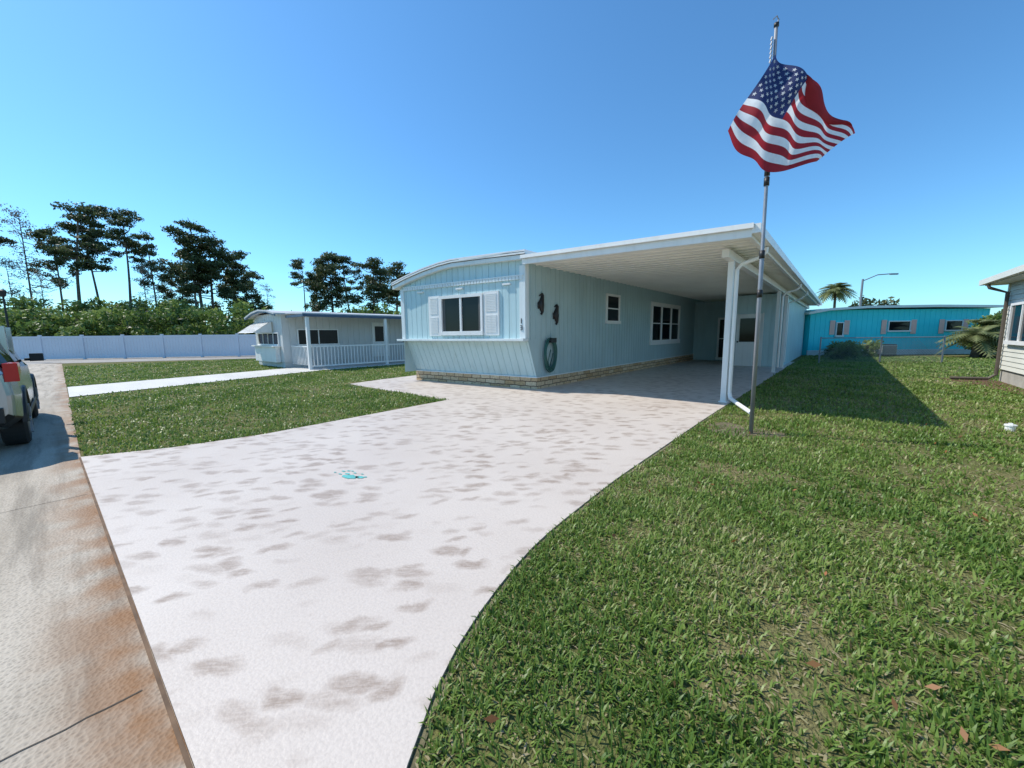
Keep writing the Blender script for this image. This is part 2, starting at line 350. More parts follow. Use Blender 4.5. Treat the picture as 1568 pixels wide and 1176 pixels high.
# ---------- MAIN HOUSE
H=empty('mobile_home')
mb=MB()
top=[(-5.70,2.96),(-4.9,3.12),(-4.1,3.25),(-3.3,3.345),(-2.75,3.38),(-1.2,3.36),(.12,3.335)]
def rt(x): return float(np.interp(x,[p[0] for p in top],[p[1] for p in top]))
YF=-.45
siding(mb,(-5.42,YF),(0,YF),1.27,lambda t: rt(-5.42+t)-.15,(0,-1),.255)
siding(mb,(-5.42,0),(0,0),.30,1.26,(0,-1),.255,off=lambda t:(0.0,.36))
mb.build('front_wall',AQUA,H)
mb=MB()
siding(mb,(0,YF),(0,0),1.27,3.10,(1,0),.205)
mb.quadf([(0,0,.3),(0,0,1.27),(0,-.36,1.27)])
siding(mb,(0,0),(0,18),.30,3.10,(1,0),.205)
siding(mb,(-5.42,18),(-5.42,YF),.3,2.85,(-1,0),.205)
mb.box(-5.40,-.02,17.9,18,0,2.8)
mb.build('side_wall',AQUA_SHADE,H)
mb=MB(); mb.box(-5.44,.03,-.035,.06,-.05,.30); mb.box(-.04,.03,.062,18,-.05,.30); mb.box(-5.44,-5.38,.062,18,-.05,.30); mb.build('stone_skirt',STONE,H)
mb=MB(); mb.box(-5.46,.05,-.05,.03,.302,.325); mb.box(.004,.05,.032,18,.302,.325)
mb.box(-5.45,-5.28,YF-.03,YF-.002,1.30,2.75); mb.box(-.18,.02,YF-.03,YF-.002,1.30,3.02); mb.box(.002,.028,YF-.002,YF+.1,1.30,3.05)
mb.build('corner_trim',TRIM,H)
mb=MB(); mb.box(-5.56,.06,YF-.16,YF+.05,1.235,1.295); mb.build('window_shelf',TRIM,H,bevel=.008)
window(H,'front_window','y',YF-.002,-1,-3.43,-1.57,1.42,2.46,2,1,.08,.06,blind=.12)
mb=MB()
for a,b in ((-3.99,-3.47),(-1.53,-.95)):
    mb.box(a,b,YF-.04,YF-.002,1.38,2.48)
    for zz in (1.44,1.97):
        for k in range(11):
            z=zz+.02+k*.041; mb.box(a+.08,b-.08,YF-.052,YF-.041,z,z+.024)
mb.build('shutters',WHITE,H)
mb=MB()
for x in (-4.4,-2.55,-.65): mb.box(x-.14,x+.14,YF-.05,YF-.004,2.60,2.64)
mb.build('soffit_lights',WHITE,H)
mb=MB()
n=42
for i in range(n):
    x0=-5.25+i*5.20/n; x1=x0+5.20/n-.02
    mb.box(x0,x1,YF-.045,YF-.002,2.70,2.775)
mb.box(-5.27,-.02,YF-.05,YF-.002,2.777,2.81)
mb.build('scallop_trim',TRIM,H)
mb=MB()
polyR=top+[(x,z-.09) for x,z in top[::-1]]
mb.prism(polyR,'y',-.62,18.2)
poly2=[(x,z-.092) for x,z in top]+[(x,z-.20) for x,z in top[::-1]]
mb.prism(poly2,'y',-.585,18.1,1)
mb.build('roof',[WHITE,TRIM],H)
mb=MB(); 
for i in range(len(top)-1):
    (xa,za),(xb,zb)=top[i],top[i+1]
    mb.quadf([(xa,-.622,za-.040),(xb,-.622,zb-.040),(xb,-.622,zb-.050),(xa,-.622,za-.050)])
    mb.quadf([(xa,-.60,za-.094),(xb,-.60,zb-.094),(xb,-.60,zb-.106),(xa,-.60,za-.106)])
mb.build('roof_edge_seam',DARK,H)
for o in H.children:
    for v in o.data.vertices:
        if v.co.x<0:
            x=v.co.x*.79; v.co.x=x
            if v.co.y<1: v.co.y+=.125*x
    o.data.update()
window(H,'side_window','x',.002,1,3.65,4.62,1.74,2.66,1,2,.07,.05)
window(H,'side_window_triple','x',.002,1,7.45,10.95,.95,2.62,3,2,.16,.05)
mb=MB()
x,z=-.09,1.66
mb.box(x-.008,x+.008,YF-.055,YF-.045,z,z+.12)
z=1.5
for zz in (z,z+.05,z+.1): mb.box(x-.03,x+.03,YF-.055,YF-.045,zz,zz+.014)
mb.box(x+.018,x+.03,YF-.0555,YF-.0452,z,z+.11); mb.build('house_number',DARK,H)
mb=MB(); siding(mb,(0,13.4),(2.2,13.4),.01,2.9,(0,-1),.205); mb.build('passage_wall',AQUA_SHADE,H)
window(H,'passage_door','y',13.39,-1,1.1,1.95,.08,2.1,1,2,.09,.04)
mb=MB(); siding(mb,(2.2,10.5),(4.05,10.5),.01,2.86,(0,-1),.205); siding(mb,(4.05,10.5),(4.05,21.5),.01,2.80,(1,0),.205); siding(mb,(2.2,13.4),(2.2,10.5),.01,2.86,(-1,0),.205)
mb.box(2.2,4.04,21.4,21.5,0,2.8)
mb.build('utility_room_wall',AQUA,H)
mb=MB(); mb.box(2.45,3.4,10.44,10.495,.01,2.12); mb.box(2.58,3.27,10.425,10.438,1.0,1.95,1); mb.tube([(2.53,10.43,1.0),(2.53,10.38,1.0)],.03,8,2)
mb.box(2.45,2.5,10.42,10.4395,.01,2.15);mb.box(3.35,3.4,10.42,10.4395,.01,2.15)
mb.build('utility_door',[WHITE,GLASS,DARK],H)

CX=4.62
zc=lambda x: 3.22-(x)*(.15/4.62)
YE=22.0
mb=MB()
mb.prism([(.125,zc(0)),(CX,zc(CX)),(CX,zc(CX)-.03),(.125,zc(0)-.03)],'y',-.60,YE)
mb.prism([(.005,zc(0)-.032),(CX,zc(CX)-.032),(CX,zc(CX)-.20),(.005,zc(0)-.20)],'y',-.575,-.53)
mb.prism([(.002,zc(0)+.0),(CX+.03,zc(CX)+.0),(CX+.03,zc(CX)-.075),(.002,zc(0)-.075)],'y',-.64,-.605)
mb.box(CX+.002,CX+.12,-.60,YE,zc(CX)-.15,zc(CX)-.01)
mb.box(CX-.06,CX,-.528,YE-.1,zc(CX)-.20,zc(CX)-.034)
mb.build('carport_fascia',WHITE,H)
mb=MB()
mb.prism([(.005,zc(0)-.14),(CX-.065,zc(CX)-.14),(CX-.065,zc(CX)-.125),(.005,zc(0)-.125)],'y',-.525,YE-.1)
y=-.35
while y<YE-.2:
    mb.prism([(.01,zc(0)-.165),(CX-.07,zc(CX)-.165),(CX-.07,zc(CX)-.142),(.01,zc(0)-.142)],'y',y,y+.03); y+=.305
mb.build('carport_ceiling',SOFFIT,H)
mb=MB(); mb.box(4.04,4.16,.2,YE-.2,2.74,2.885); mb.build('carport_beam',WHITE,H)
mb=MB()
for y in (.74,8.0,10.3):
    mb.box(4.05,4.15,y-.05,y+.05,.01,2.738); mb.box(4.02,4.18,y-.07,y+.07,.012,.035)
    if y<9: mb.tube([(4.66,y-.10,2.90),(4.66,y-.10,2.82),(4.58,y-.10,2.74),(4.30,y-.10,2.66),(4.22,y-.10,2.56),(4.22,y-.1,.20)],.036,10)
mb.tube([(4.66,10.9,2.9),(4.66,10.9,2.8),(4.5,10.9,2.65),(4.12,10.9,2.5),(4.11,10.9,.2)],.036,10)
mb.tube([(4.22,.64,.22),(4.25,.60,.12),(4.42,.35,.07),(4.75,-.35,.05)],.038,10)
mb.build('posts_and_downspouts',WHITE,H,bevel=.004)

# ---------- wall ornaments & hose
def ornament(y,z,name):
    e=empty(name); mb=MB()
    path=[(y+.02,z+.27),(y+.05,z+.22),(y+.03,z+.14),(y-.01,z+.06),(y-.02,z-.03),(y+.01,z-.12),(y+.04,z-.19),(y+.01,z-.25),(y-.04,z-.22)]
    mb.tube([(.03,a,b) for a,b in path],[.02,.04,.05,.075,.085,.06,.035,.02,.01],8)
    mb.tube([(.03,y+.02,z+.25),(.03,y-.10,z+.20)],[.03,.008],6)
    mb.prism([(y-.02,z+.12),(y-.15,z+.03),(y-.13,z-.12),(y-.03,z-.08)],'x',.02,.035)
    mb.build('body',DARK,e,smooth=True)
ornament(.16,2.14,'seahorse_wall_ornament'); ornament(.82,1.90,'seahorse_wall_ornament')
e=empty('garden_hose'); mb=MB()
random.seed(3)
for k in range(7):
    pts=[];ry_=.20+.02*k*random.uniform(.5,1);rz=.36+.02*k
    for i in range(33):
        t=i/32*2*math.pi; pts.append((.06+.02*(k%3),.50+ry_*math.sin(t)+.01*math.sin(3*t+k),.95-.06+rz*math.cos(t)*(1 if math.cos(t)<0 else .85)))
    mb.tube(pts,.015,6)
mb.tube([(.08,.50,1.0),(.1,.35,.7),(.09,.42,.5),(.08,.6,.9)],.012,6)
mb.build('coils',HOSE,e,smooth=True)
mb=MB(); mb.box(.0,.18,.38,.62,1.18,1.23); mb.box(.15,.18,.38,.62,1.23,1.30); mb.build('hanger',DARK,e)

# ---------- FLAGPOLE + FLAG
e=empty('flagpole'); mb=MB()
def pp(z): 
    t=z/5.2; return (bx+(tx-bx)*t,by+(ty-by)*t,z)
mb.tube([pp(0),pp(2.4),pp(2.42),pp(3.45),pp(5.10)],[.026,.026,.021,.021,.019],12)
for z in (1.9,2.4,3.3,3.42): mb.tube([pp(z-.05),pp(z+.05)],.032,12,1)
mb.tube([pp(5.08),pp(5.12)],.028,12,1)
mb.build('pole',[STEEL,DARK],e,smooth=True)
mb=MB()
c=pp(5.2); mb.tube([(c[0],c[1],5.10),(c[0]+.02,c[1]+.02,5.16),(c[0]+.0,c[1],5.20),(c[0]-.03,c[1]-.03,5.16)],.008,6)
for i in range(6): mb.tube([(bx-.07,by-.06,4.68+i*.05),(bx-.06,by-.06,4.715+i*.05)],.012,6)
mb.build('halyard_ring',STEEL,e)
e=empty('american_flag')
def fs(u,v):
    TL=(3.20,4.70);TR=(4.17,3.75);BL=(2.66,3.81);BR=(3.74,3.48)
    X=(1-u)*(1-v)*TL[0]+u*(1-v)*TR[0]+(1-u)*v*BL[0]+u*v*BR[0]
    Z=(1-u)*(1-v)*TL[1]+u*(1-v)*TR[1]+(1-u)*v*BL[1]+u*v*BR[1]
    Z-=1.05*u*(1-u)*v*v
    Z+=.10*math.sin(math.pi*u)*(1-v)
    d=.06*math.sin(9.5*u+3.2*v+.5)*(.35+u)+.035*math.sin(5*v+13*u)+.035*math.sin(19*u-7*v)
    X+=.02*math.sin(9*u+5*v); Z+=.018*math.sin(14*u+3*v)
    Yd=5.195-.13+d-.05*u
    r,s=W(X,Yd); return Vector((r,s,Z))
nu,nv=120,78
mb=MB()
for j in range(nv+1):
    for i in range(nu+1): mb.v.append(tuple(fs(i/nu,j/nv)))
for j in range(nv):
    for i in range(nu):
        a=j*(nu+1)+i; mb.f.append((a,a+nu+1,a+nu+2,a+1))
        st=int(j//6)
        mb.m.append(2 if (i<nu*.4 and st<7) else (0 if st%2==0 else 1))
def cloth(name,c):
    m,nt,b=new_mat(name); L=nt.links
    tc=N(nt,'ShaderNodeTexCoord'); n=N(nt,'ShaderNodeTexNoise'); n.inputs['Scale'].default_value=14; L.new(tc.outputs['Object'],n.inputs['Vector'])
    r=ramp(nt,[(.3,[x*.88 for x in c]),(.7,c)]); L.new(n.outputs['Fac'],r.inputs['Fac']); L.new(r.outputs[0],b.inputs['Base Color']); b.inputs['Roughness'].default_value=.7
    t=N(nt,'ShaderNodeBsdfTranslucent'); L.new(r.outputs[0],t.inputs['Color'])
    mx=N(nt,'ShaderNodeMixShader'); mx.inputs[0].default_value=.42
    L.new(b.outputs[0],mx.inputs[1]); L.new(t.outputs[0],mx.inputs[2]); L.new(mx.outputs[0],nt.nodes['Material Output'].inputs['Surface'])
    return m
FR=cloth('flag_red',(.38,.02,.03));FW=cloth('flag_white',(.85,.85,.85));FB=cloth('flag_blue',(.02,.035,.13))
mb.build('cloth',[FR,FW,FB],e,smooth=True)
mb=MB()
rr0,ss0=W(0,-.05); r00,s00=W(0,0)
def fold(u,w):
    s_=(u-.36)/.58; tp=math.sin(math.pi*min(max(s_,0),1))
    p=fs(u,.0); q=fs(u,.24*tp)
    c=p.lerp(q,w); k=(.8*math.sin(math.pi*w)+.2)*min(1,tp*3)
    return c+Vector((rr0-r00,ss0-s00,0))*k
nn_=24
for i in range(nn_+1):
    for j in range(7): mb.v.append(tuple(fold(.36+.58*i/nn_,j/6)))
for i in range(nn_):
    for j in range(6):
        a=i*7+j; mb.f.append((a,a+1,a+8,a+7)); mb.m.append(0)
mb.build('fold',FR,e,smooth=True)
mb=MB()
for row in range(9):
    cnt=6 if row%2==0 else 5
    for k in range(cnt):
        cu=.4*((k*2+1+(row%2))/12); cv=(7/13)*((row+1)/10)
        for sgn in (1,-1):
            pts=[]
            P=fs(cu,cv); nn=(fs(cu+.01,cv)-P).cross(fs(cu,cv+.01)-P).normalized()
            for q in range(10):
                a=q*math.pi/5; R=.028 if q%2==0 else .012
                pts.append(fs(cu+R*math.sin(a)/1.5,cv-R*math.cos(a)/1.0)+nn*.004*sgn)
            mb.quadf(pts)
mb.build('stars',FW,e)

# ---------- NEIGHBOR HOUSE (left)
H2=empty('neighbor_mobile_home')
mb=MB(); siding(mb,(-16.7,-1.3),(-13.1,-1.3),.25,2.45,(0,-1),.3); siding(mb,(-13.1,-1.3),(-13.1,13),.25,2.40,(1,0),.3); mb.box(-16.68,-13.12,12.9,13,0,2.4); mb.quadf([(-16.7,13,.2),(-16.7,-1.3,.2),(-16.7,-1.3,2.4),(-16.7,13,2.4)])
mb.box(-16.66,-13.13,-1.27,12.8,0,.25)
mb.build('walls',GREYW,H2)
mb=MB(); prof=[(-17.0,2.36),(-15.9,2.58),(-14.9,2.66),(-13.9,2.60),(-12.9,2.44)]
mb.prism(prof+[(x,z-.07) for x,z in prof[::-1]],'y',-1.65,13.2)
mb.prism([(-12.89,2.44),(-11.05,2.38),(-11.05,2.33),(-12.89,2.39)],'y',-1.2,13.2)
mb.build('roof',GREYROOF,H2)
BLU=mat('navy_fascia',(.05,.09,.15),.5,.1,3)
mb=MB(); mb.prism([(x,z-.072) for x,z in prof]+[(x,z-.13) for x,z in prof[::-1]],'y',-1.63,-1.58); mb.box(-11.10,-11.03,-1.2,13.2,2.22,2.328); mb.box(-12.88,-11.11,-1.2,-1.14,2.22,2.325); mb.build('fascia',BLU,H2)
mb=MB()
for y in (-1.0,2.6,6.2,9.8): mb.box(-11.2,-11.08,y-.06,y+.06,0,2.22)
for z in (.12,.95): mb.box(-11.16,-11.11,-.9,12,z,z+.06)
y=-.85
while y<12: mb.box(-11.15,-11.12,y,y+.03,.18,.95); y+=.15
mb.box(-13,-11.2,-1.02,-.98,.95,1.0)
x=-12.95
while x<-11.2: mb.box(x,x+.03,-1.01,-.99,.18,.95); x+=.15
mb.build('porch_railing',WHITE,H2)
mb=MB()
mb.box(-16.4,-13.4,-1.62,-1.31,.95,1.0,0); mb.box(-16.3,-13.5,-1.5,-1.31,.25,.95,0)
for k in range(9):
    y0=-1.35-.085*k; z0=2.12-.06*k; mb.quadf([(-16.5,y0,z0),(-14.2,y0,z0),(-14.2,y0-.10,z0-.045),(-16.5,y0-.10,z0-.045)],0)
mb.quadf([(-14.2,-1.35,2.12),(-14.2,-2.1,1.58),(-14.2,-1.35,1.6)],0)
mb.build('window_awning',WHITE,H2)
window(H2,'bay_window','y',-1.31,-1,-16.2,-13.5,1.02,1.6,4,1,.05,.05)
window(H2,'side_window','x',-13.1,1,-.7,1.2,1.0,1.75,2,1,.05,.05)
mb=MB(); mb.box(-13.098,-13.05,3.0,3.95,.3,2.1,0); mb.box(-13.05,-13.04,3.15,3.8,1.1,1.9,1); mb.build('door',[WHITE,GLASS],H2)
window(H2,'side_window_2','x',-13.1,1,5.2,7.4,1.1,1.9,2,1,.05,.05)
mb=MB()
for a in (4.85,7.45): mb.box(-13.098,-13.06,a,a+.3,1.05,1.95)
mb.build('dark_shutters',DARK,H2)
window(H2,'side_window_3','x',-13.1,1,9.2,11.8,.6,2.0,2,1,.05,.05)

# ---------- WHITE FENCE
e=empty('vinyl_fence'); mb=MB()
fa=Vector((-46,-21.6)); fb=Vector((-14.5,17.0)); Ln=(fb-fa).length; d=(fb-fa)/Ln; nn=Vector((-d.y,d.x))
t=0
def orient(mb,t0,t1,w0,w1,z0,z1):
    kk=len(mb.v)
    for z in (z0,z1):
        for (t,w) in ((t0,w0),(t1,w0),(t1,w1),(t0,w1)):
            p=fa+d*t+nn*w; mb.v.append((p.x,p.y,z))
    for f in [(0,3,2,1),(4,5,6,7),(0,1,5,4),(1,2,6,5),(2,3,7,6),(3,0,4,7)]: mb.f.append(tuple(kk+i for i in f)); mb.m.append(0)
while t<Ln:
    orient(mb,t-.07,t+.07,-.07,.07,0,1.68)
    orient(mb,t+.071,t+2.329,-.035,.035,1.45,1.60); orient(mb,t+.071,t+2.329,-.035,.035,.05,.2)
    for q in range(12): orient(mb,t+.075+q*.188,t+.075+q*.188+.176,-.014,.014,.201,1.449)
    t+=2.4
mb.build('panels',FENCEW,e)

# ---------- RIGHT HOUSE
H3=empty('beige_house')
mb=MB()
z=.35
while z<2.6:
    mb.quadf([(9.10,8.7,z),(9.10,-6,z),(9.082,-6,z),(9.082,8.7,z)])
    mb.quadf([(9.082,8.7,z),(9.082,-6,z),(9.10,-6,z+.118),(9.10,8.7,z+.118)])
    mb.quadf([(9.10,8.7,z),(9.10,8.718,z),(17,8.718,z),(17,8.7,z)]); mb.quadf([(9.10,8.718,z),(9.10,8.70,z+.118),(17,8.70,z+.118),(17,8.718,z)])
    z+=.12
mb.box(9.12,17,-5.9,8.69,.35,2.7)
mb.build('siding',BEIGE,H3)
mb=MB(); mb.box(9.13,17,-5.9,8.68,-.05,.348); mb.build('foundation',mat('foundation',(.40,.38,.33),.9,.15,3,bump=.3),H3)
mb=MB(); mb.box(9.06,9.11,8.66,8.74,.3,2.6); mb.box(8.62,8.72,-6.5,9.2,2.62,2.76)
mb.prism([(8.72,2.74),(13,3.35),(17.4,2.74),(17.4,2.69),(13,3.30),(8.72,2.69)],'y',-6.5,9.2)
mb.box(8.73,9.12,-6.4,9.15,2.60,2.63)
mb.prism([(8.72,2.69),(13,3.30),(17.4,2.69),(17.4,2.62),(8.72,2.62)],'y',9.10,9.16)
mb.build('roof_and_gutter',mat('cream_trim',(.70,.69,.60),.5,.05,2),H3)
mb=MB(); mb.prism([(9.13,2.7),(13,3.28),(17,2.7)],'y',8.60,8.69); mb.build('gable',BEIGE,H3)
window(H3,'window','x',9.08,-1,5.6,8.15,1.05,2.05,3,1,.06,.05)
mb=MB(); mb.tube([(8.67,8.5,2.6),(8.7,8.5,2.5),(9.02,8.5,2.35),(9.03,8.5,.2),(8.9,8.5,.08),(8.2,8.4,.06)],.04,8); mb.build('downspout',mat('brown_pipe',(.10,.08,.06),.6,.1,4),H3)
mb=MB(); mb.prism([(7.9,8.9),(8.6,8.9),(9.12,8.6),(9.12,4.5),(8.75,5.5),(8.5,7.6)],'z',.001,.02); mb.build('mulch_bed',mat('mulch',(.14,.075,.04),1,.5,30,bump=1,bscale=60))

# ---------- BLUE HOUSE (back right)
ex,ey=W(17.2,22.4); H4=empty('turquoise_mobile_home',(ex,ey,0),math.radians(40.57))
mb=MB(); siding(mb,(0,0),(10.3,0),.3,2.6,(0,-1),.3,mi=0); mb.box(0,10.3,.05,4,0,2.6); mb.build('walls',TURQ,H4)
mb=MB(); mb.box(-.02,10.32,-.03,.04,0,.3); 
for k in range(25): mb.box(.1+k*.4,.13+k*.4,-.035,-.031,0.02,.28)
mb.build('skirting',mat('skirt',(.60,.66,.63),.6,.1,3),H4)
mb=MB(); pr=[(-.35,2.48),(.8,2.68),(3.0,2.80),(7,2.82),(10.6,2.76)]
mb.prism(pr+[(x,z-.13) for x,z in pr[::-1]],'y',-.35,4.3); mb.build('roof',WHITE,H4)
for o_ in ((1.5,1.95,1.1,1.9),(4.5,5.8,1.35,1.95),(7.8,8.8,1.35,1.95)):
    window(H4,'window','y',-.004,-1,*o_,1,1,.05,.05)
mb=MB()
for a in (1.15,1.98,4.12,5.84,7.45,8.83): mb.box(a,a+.3,-.03,-.016,1.2,2.0)
mb.build('shutters',CORAL,H4)
ax,ay=W(20.0,20.8); e=empty('air_conditioner',(ax,ay,0),math.radians(40.57)); mb=MB(); mb.box(0,.8,0,.7,.05,.12,1); mb.box(0,.8,0,.7,.12,.62,0)
for k in range(8): mb.box(.03,.77,-.012,-.002,.16+k*.055,.185+k*.055,1)
mb.box(0.02,.78,.02,.68,.62,.66,1); mb.build('cabinet',[mat('ac_beige',(.5,.48,.42),.5,.05,3),DARK],e)

# chain link fence
e=empty('chain_link_fence'); mb=MB()
a=Vector(W(13.6,17.0)); b=Vector(W(18.6,16.6)); d2=(b-a).normalized(); L2=(b-a).length
for t in (0,L2/2,L2): 
    p=a+d2*t; mb.tube([(p.x,p.y,0),(p.x,p.y,1.15)],.028,8)
mb.tube([(a.x,a.y,1.1),(b.x,b.y,1.1)],.02,6)
for i in range(46):
    t=i*L2/46
    for sg in (1,-1):
        t2=t+sg*1.05
        z1=1.05
        if t2>L2: z1=(L2-t); t2=L2
        if t2<0: z1=t; t2=0
        p=a+d2*t;q=a+d2*t2; mb.tube([(p.x,p.y,.05),(q.x,q.y,.05+z1)],.0035,4)
mb.build('mesh_and_posts',STEEL,e)

lx,ly_=W(35.7,40); e=empty('street_lamp'); mb=MB(); ax2,ay2=W(38.6,40)
mb.tube([(lx,ly_,0),(lx,ly_,6.6)],[.13,.09],10); mb.tube([(lx,ly_,6.4),((lx+ax2)/2,(ly_+ay2)/2,7.0),(ax2,ay2,7.1)],.05,6)
mb.prism([(ax2-.1,ay2-.1),(ax2+.5,ay2+.35),(ax2+.4,ay2+.5),(ax2-.2,ay2+.05)],'z',7.0,7.14); mb.build('pole_and_arm',STEEL,e)
lx,ly_=W(-31.0,24); e=empty('street_lamp'); mb=MB()
mb.tube([(lx,ly_,0),(lx,ly_,.5),(lx,ly_,4.0)],[.09,.06,.045],10); mb.tube([(lx,ly_,4.0),(lx,ly_,4.06),(lx,ly_,4.35),(lx,ly_,4.45)],[.08,.13,.17,.05],10)
mb.build('pole_and_lantern',DARK,e)
e=empty('sewer_cleanout'); mb=MB(); cx,cy=W(6.9,5.2); mb.tube([(cx,cy,0),(cx,cy,.07)],.05,14); mb.tube([(cx,cy,.07),(cx,cy,.09)],.06,14); mb.tube([(cx,cy,.09),(cx,cy,.11)],.025,4); mb.build('cap',WHITE,e)

# ---------- CAR
def car():
    e=empty('parked_car',(-1.66,-9.08,0)); e.scale=(1,1,1.0)
    PAINT=mat('car_paint',(.42,.44,.45),.2,.03,2,metal=.65); RED=mat('tail_light',(.5,.01,.01),.15,.1,4)
    S=[(0,.80,.42,.95,.62,1.02),(-.06,.88,.36,1.02,.66,1.35),(-.35,.92,.30,1.04,.68,1.60),(-1.0,.93,.25,1.03,.70,1.67),(-1.9,.93,.25,1.0,.71,1.68),(-2.6,.93,.25,.98,.70,1.62),(-3.05,.93,.25,.98,.66,1.35),(-3.45,.92,.25,.98,.70,1.05),(-4.05,.88,.28,.90,.66,.95),(-4.35,.80,.36,.74,.55,.80),(-4.42,.70,.42,.65,.45,.68)]
    mb=MB()
    for (x,hw,zb,zl,rw,zt) in S:
        prof=[(hw*.85,zb),(hw,zb+.12),(hw*1.01,(zb+zl)/2+.05),(hw*.98,zl),(rw+.03,zt-.07),(rw*.86,zt)]
        mb.v+=[(x,-a,b) for a,b in prof]+[(x,a,b) for a,b in prof[::-1]]
    n=12
    for i in range(len(S)-1):
        for q in range(n):
            r=(q+1)%n
            mi=0
            if q in (3,7) and 1<=i<=6: mi=1
            if q in (0,10): mi=2
            if q==5 and i in (5,6): mi=1
            mb.f.append((i*n+q,i*n+r,(i+1)*n+r,(i+1)*n+q)); mb.m.append(mi)
    mb.f.append(tuple(range(n))); mb.m.append(0)
    mb.f.append(tuple((len(S)-1)*n+q for q in range(n))[::-1]); mb.m.append(0)
    o=mb.build('body',[PAINT,GLASS,DARK],e,smooth=False)
    bv=o.modifiers.new('b','BEVEL'); bv.width=.03; bv.segments=3
    mb=MB()
    for sg in (-1,1):
        mb.prism([(-.03,.90),(-.46,1.0),(-.40,1.12),(-.03,1.12)],'y',sg*.84,sg*.955,0)
        for xx in (-1.0,-1.95): mb.prism([(xx-.04,1.0),(xx+.04,1.0),(xx+.04,1.58),(xx-.04,1.58)],'y',sg*.80,sg*.86,1)
        mb.prism([(-2.78,1.04),(-2.92,1.05),(-2.93,1.15),(-2.79,1.17)],'y',sg*.96,sg*1.11,2)
        mb.box(-2.90,-2.86,sg*.9,sg*.965,1.05,1.09,2)
        mb.box(-2.9,-1.0,sg*.945,sg*.955,.36,.44,2)
    mb.box(.0,.03,-.3,.3,.72,.86,1); mb.box(-.02,.05,-.8,.8,.42,.6,2)
    mb.build('lights_mirrors',[RED,PAINT,DARK],e,bevel=.02)
    mb=MB()
    for x in (-.85,-3.5):
        for sg in (-1,1):
            mb.tube([(x,sg*.70,.35),(x,sg*.72,.35),(x,sg*.90,.35),(x,sg*.93,.35)],[.30,.345,.345,.31],28,0)
            mb.tube([(x,sg*.925,.35),(x,sg*.94,.35)],[.21,.20],20,1)
            for q in range(5):
                a=q*1.2566; mb.tube([(x,sg*.945,.35),(x+.2*math.cos(a),sg*.945,.35+.2*math.sin(a))],.022,4,1)
            pts=[(x+.41*math.cos(t),sg*.915,.35+.41*math.sin(t)) for t in [math.pi*i/12 for i in range(13)]]
            mb.tube(pts,.045,6,2)
    mb.build('wheels',[mat('tyre',(.02,.02,.02),.8,.1,10),STEEL,DARK],e)
car()

# ---------- FOLIAGE
def leaf_quads(C,size):
    n=len(C)
    a=rng.normal(size=(n,3)); a/=np.linalg.norm(a,axis=1)[:,None]
    b=rng.normal(size=(n,3)); b-=a*(a*b).sum(1)[:,None]; b/=np.linalg.norm(b,axis=1)[:,None]
    s=size[:,None]
    return np.stack([C-a*s,C+b*s*.45,C+a*s,C-b*s*.45],1).reshape(-1,3)
def mesh_from(name,V,nface,k,mats,leaf_tone,extra=None):
    me=bpy.data.meshes.new(name)
    ev=np.array(extra.v,dtype=np.float32) if extra else np.zeros((0,3),np.float32)
    nv=len(V); allv=np.concatenate([V,ev]).astype(np.float32)
    ef=extra.f if extra else []
    lt=[k]*nface+[len(f) for f in ef]
    li=np.concatenate([np.arange(nv),np.array([i+nv for f in ef for i in f],dtype=np.int64)]) if ef else np.arange(nv)
    me.vertices.add(len(allv)); me.vertices.foreach_set('co',allv.ravel())
    me.loops.add(len(li)); me.loops.foreach_set('vertex_index',li.astype(np.int32))
    me.polygons.add(len(lt)); ls=np.concatenate([[0],np.cumsum(lt)[:-1]]).astype(np.int32)
    me.polygons.foreach_set('loop_start',ls)
    for m in mats: me.materials.append(m)
    me.polygons.foreach_set('material_index',np.array([0]*nface+[1]*len(ef),dtype=np.int32))
    me.update(calc_edges=True)
    at=me.attributes.new('leaf_tone','FLOAT','FACE'); at.data.foreach_set('value',np.concatenate([leaf_tone,np.zeros(len(ef))]).astype(np.float32))
    return me
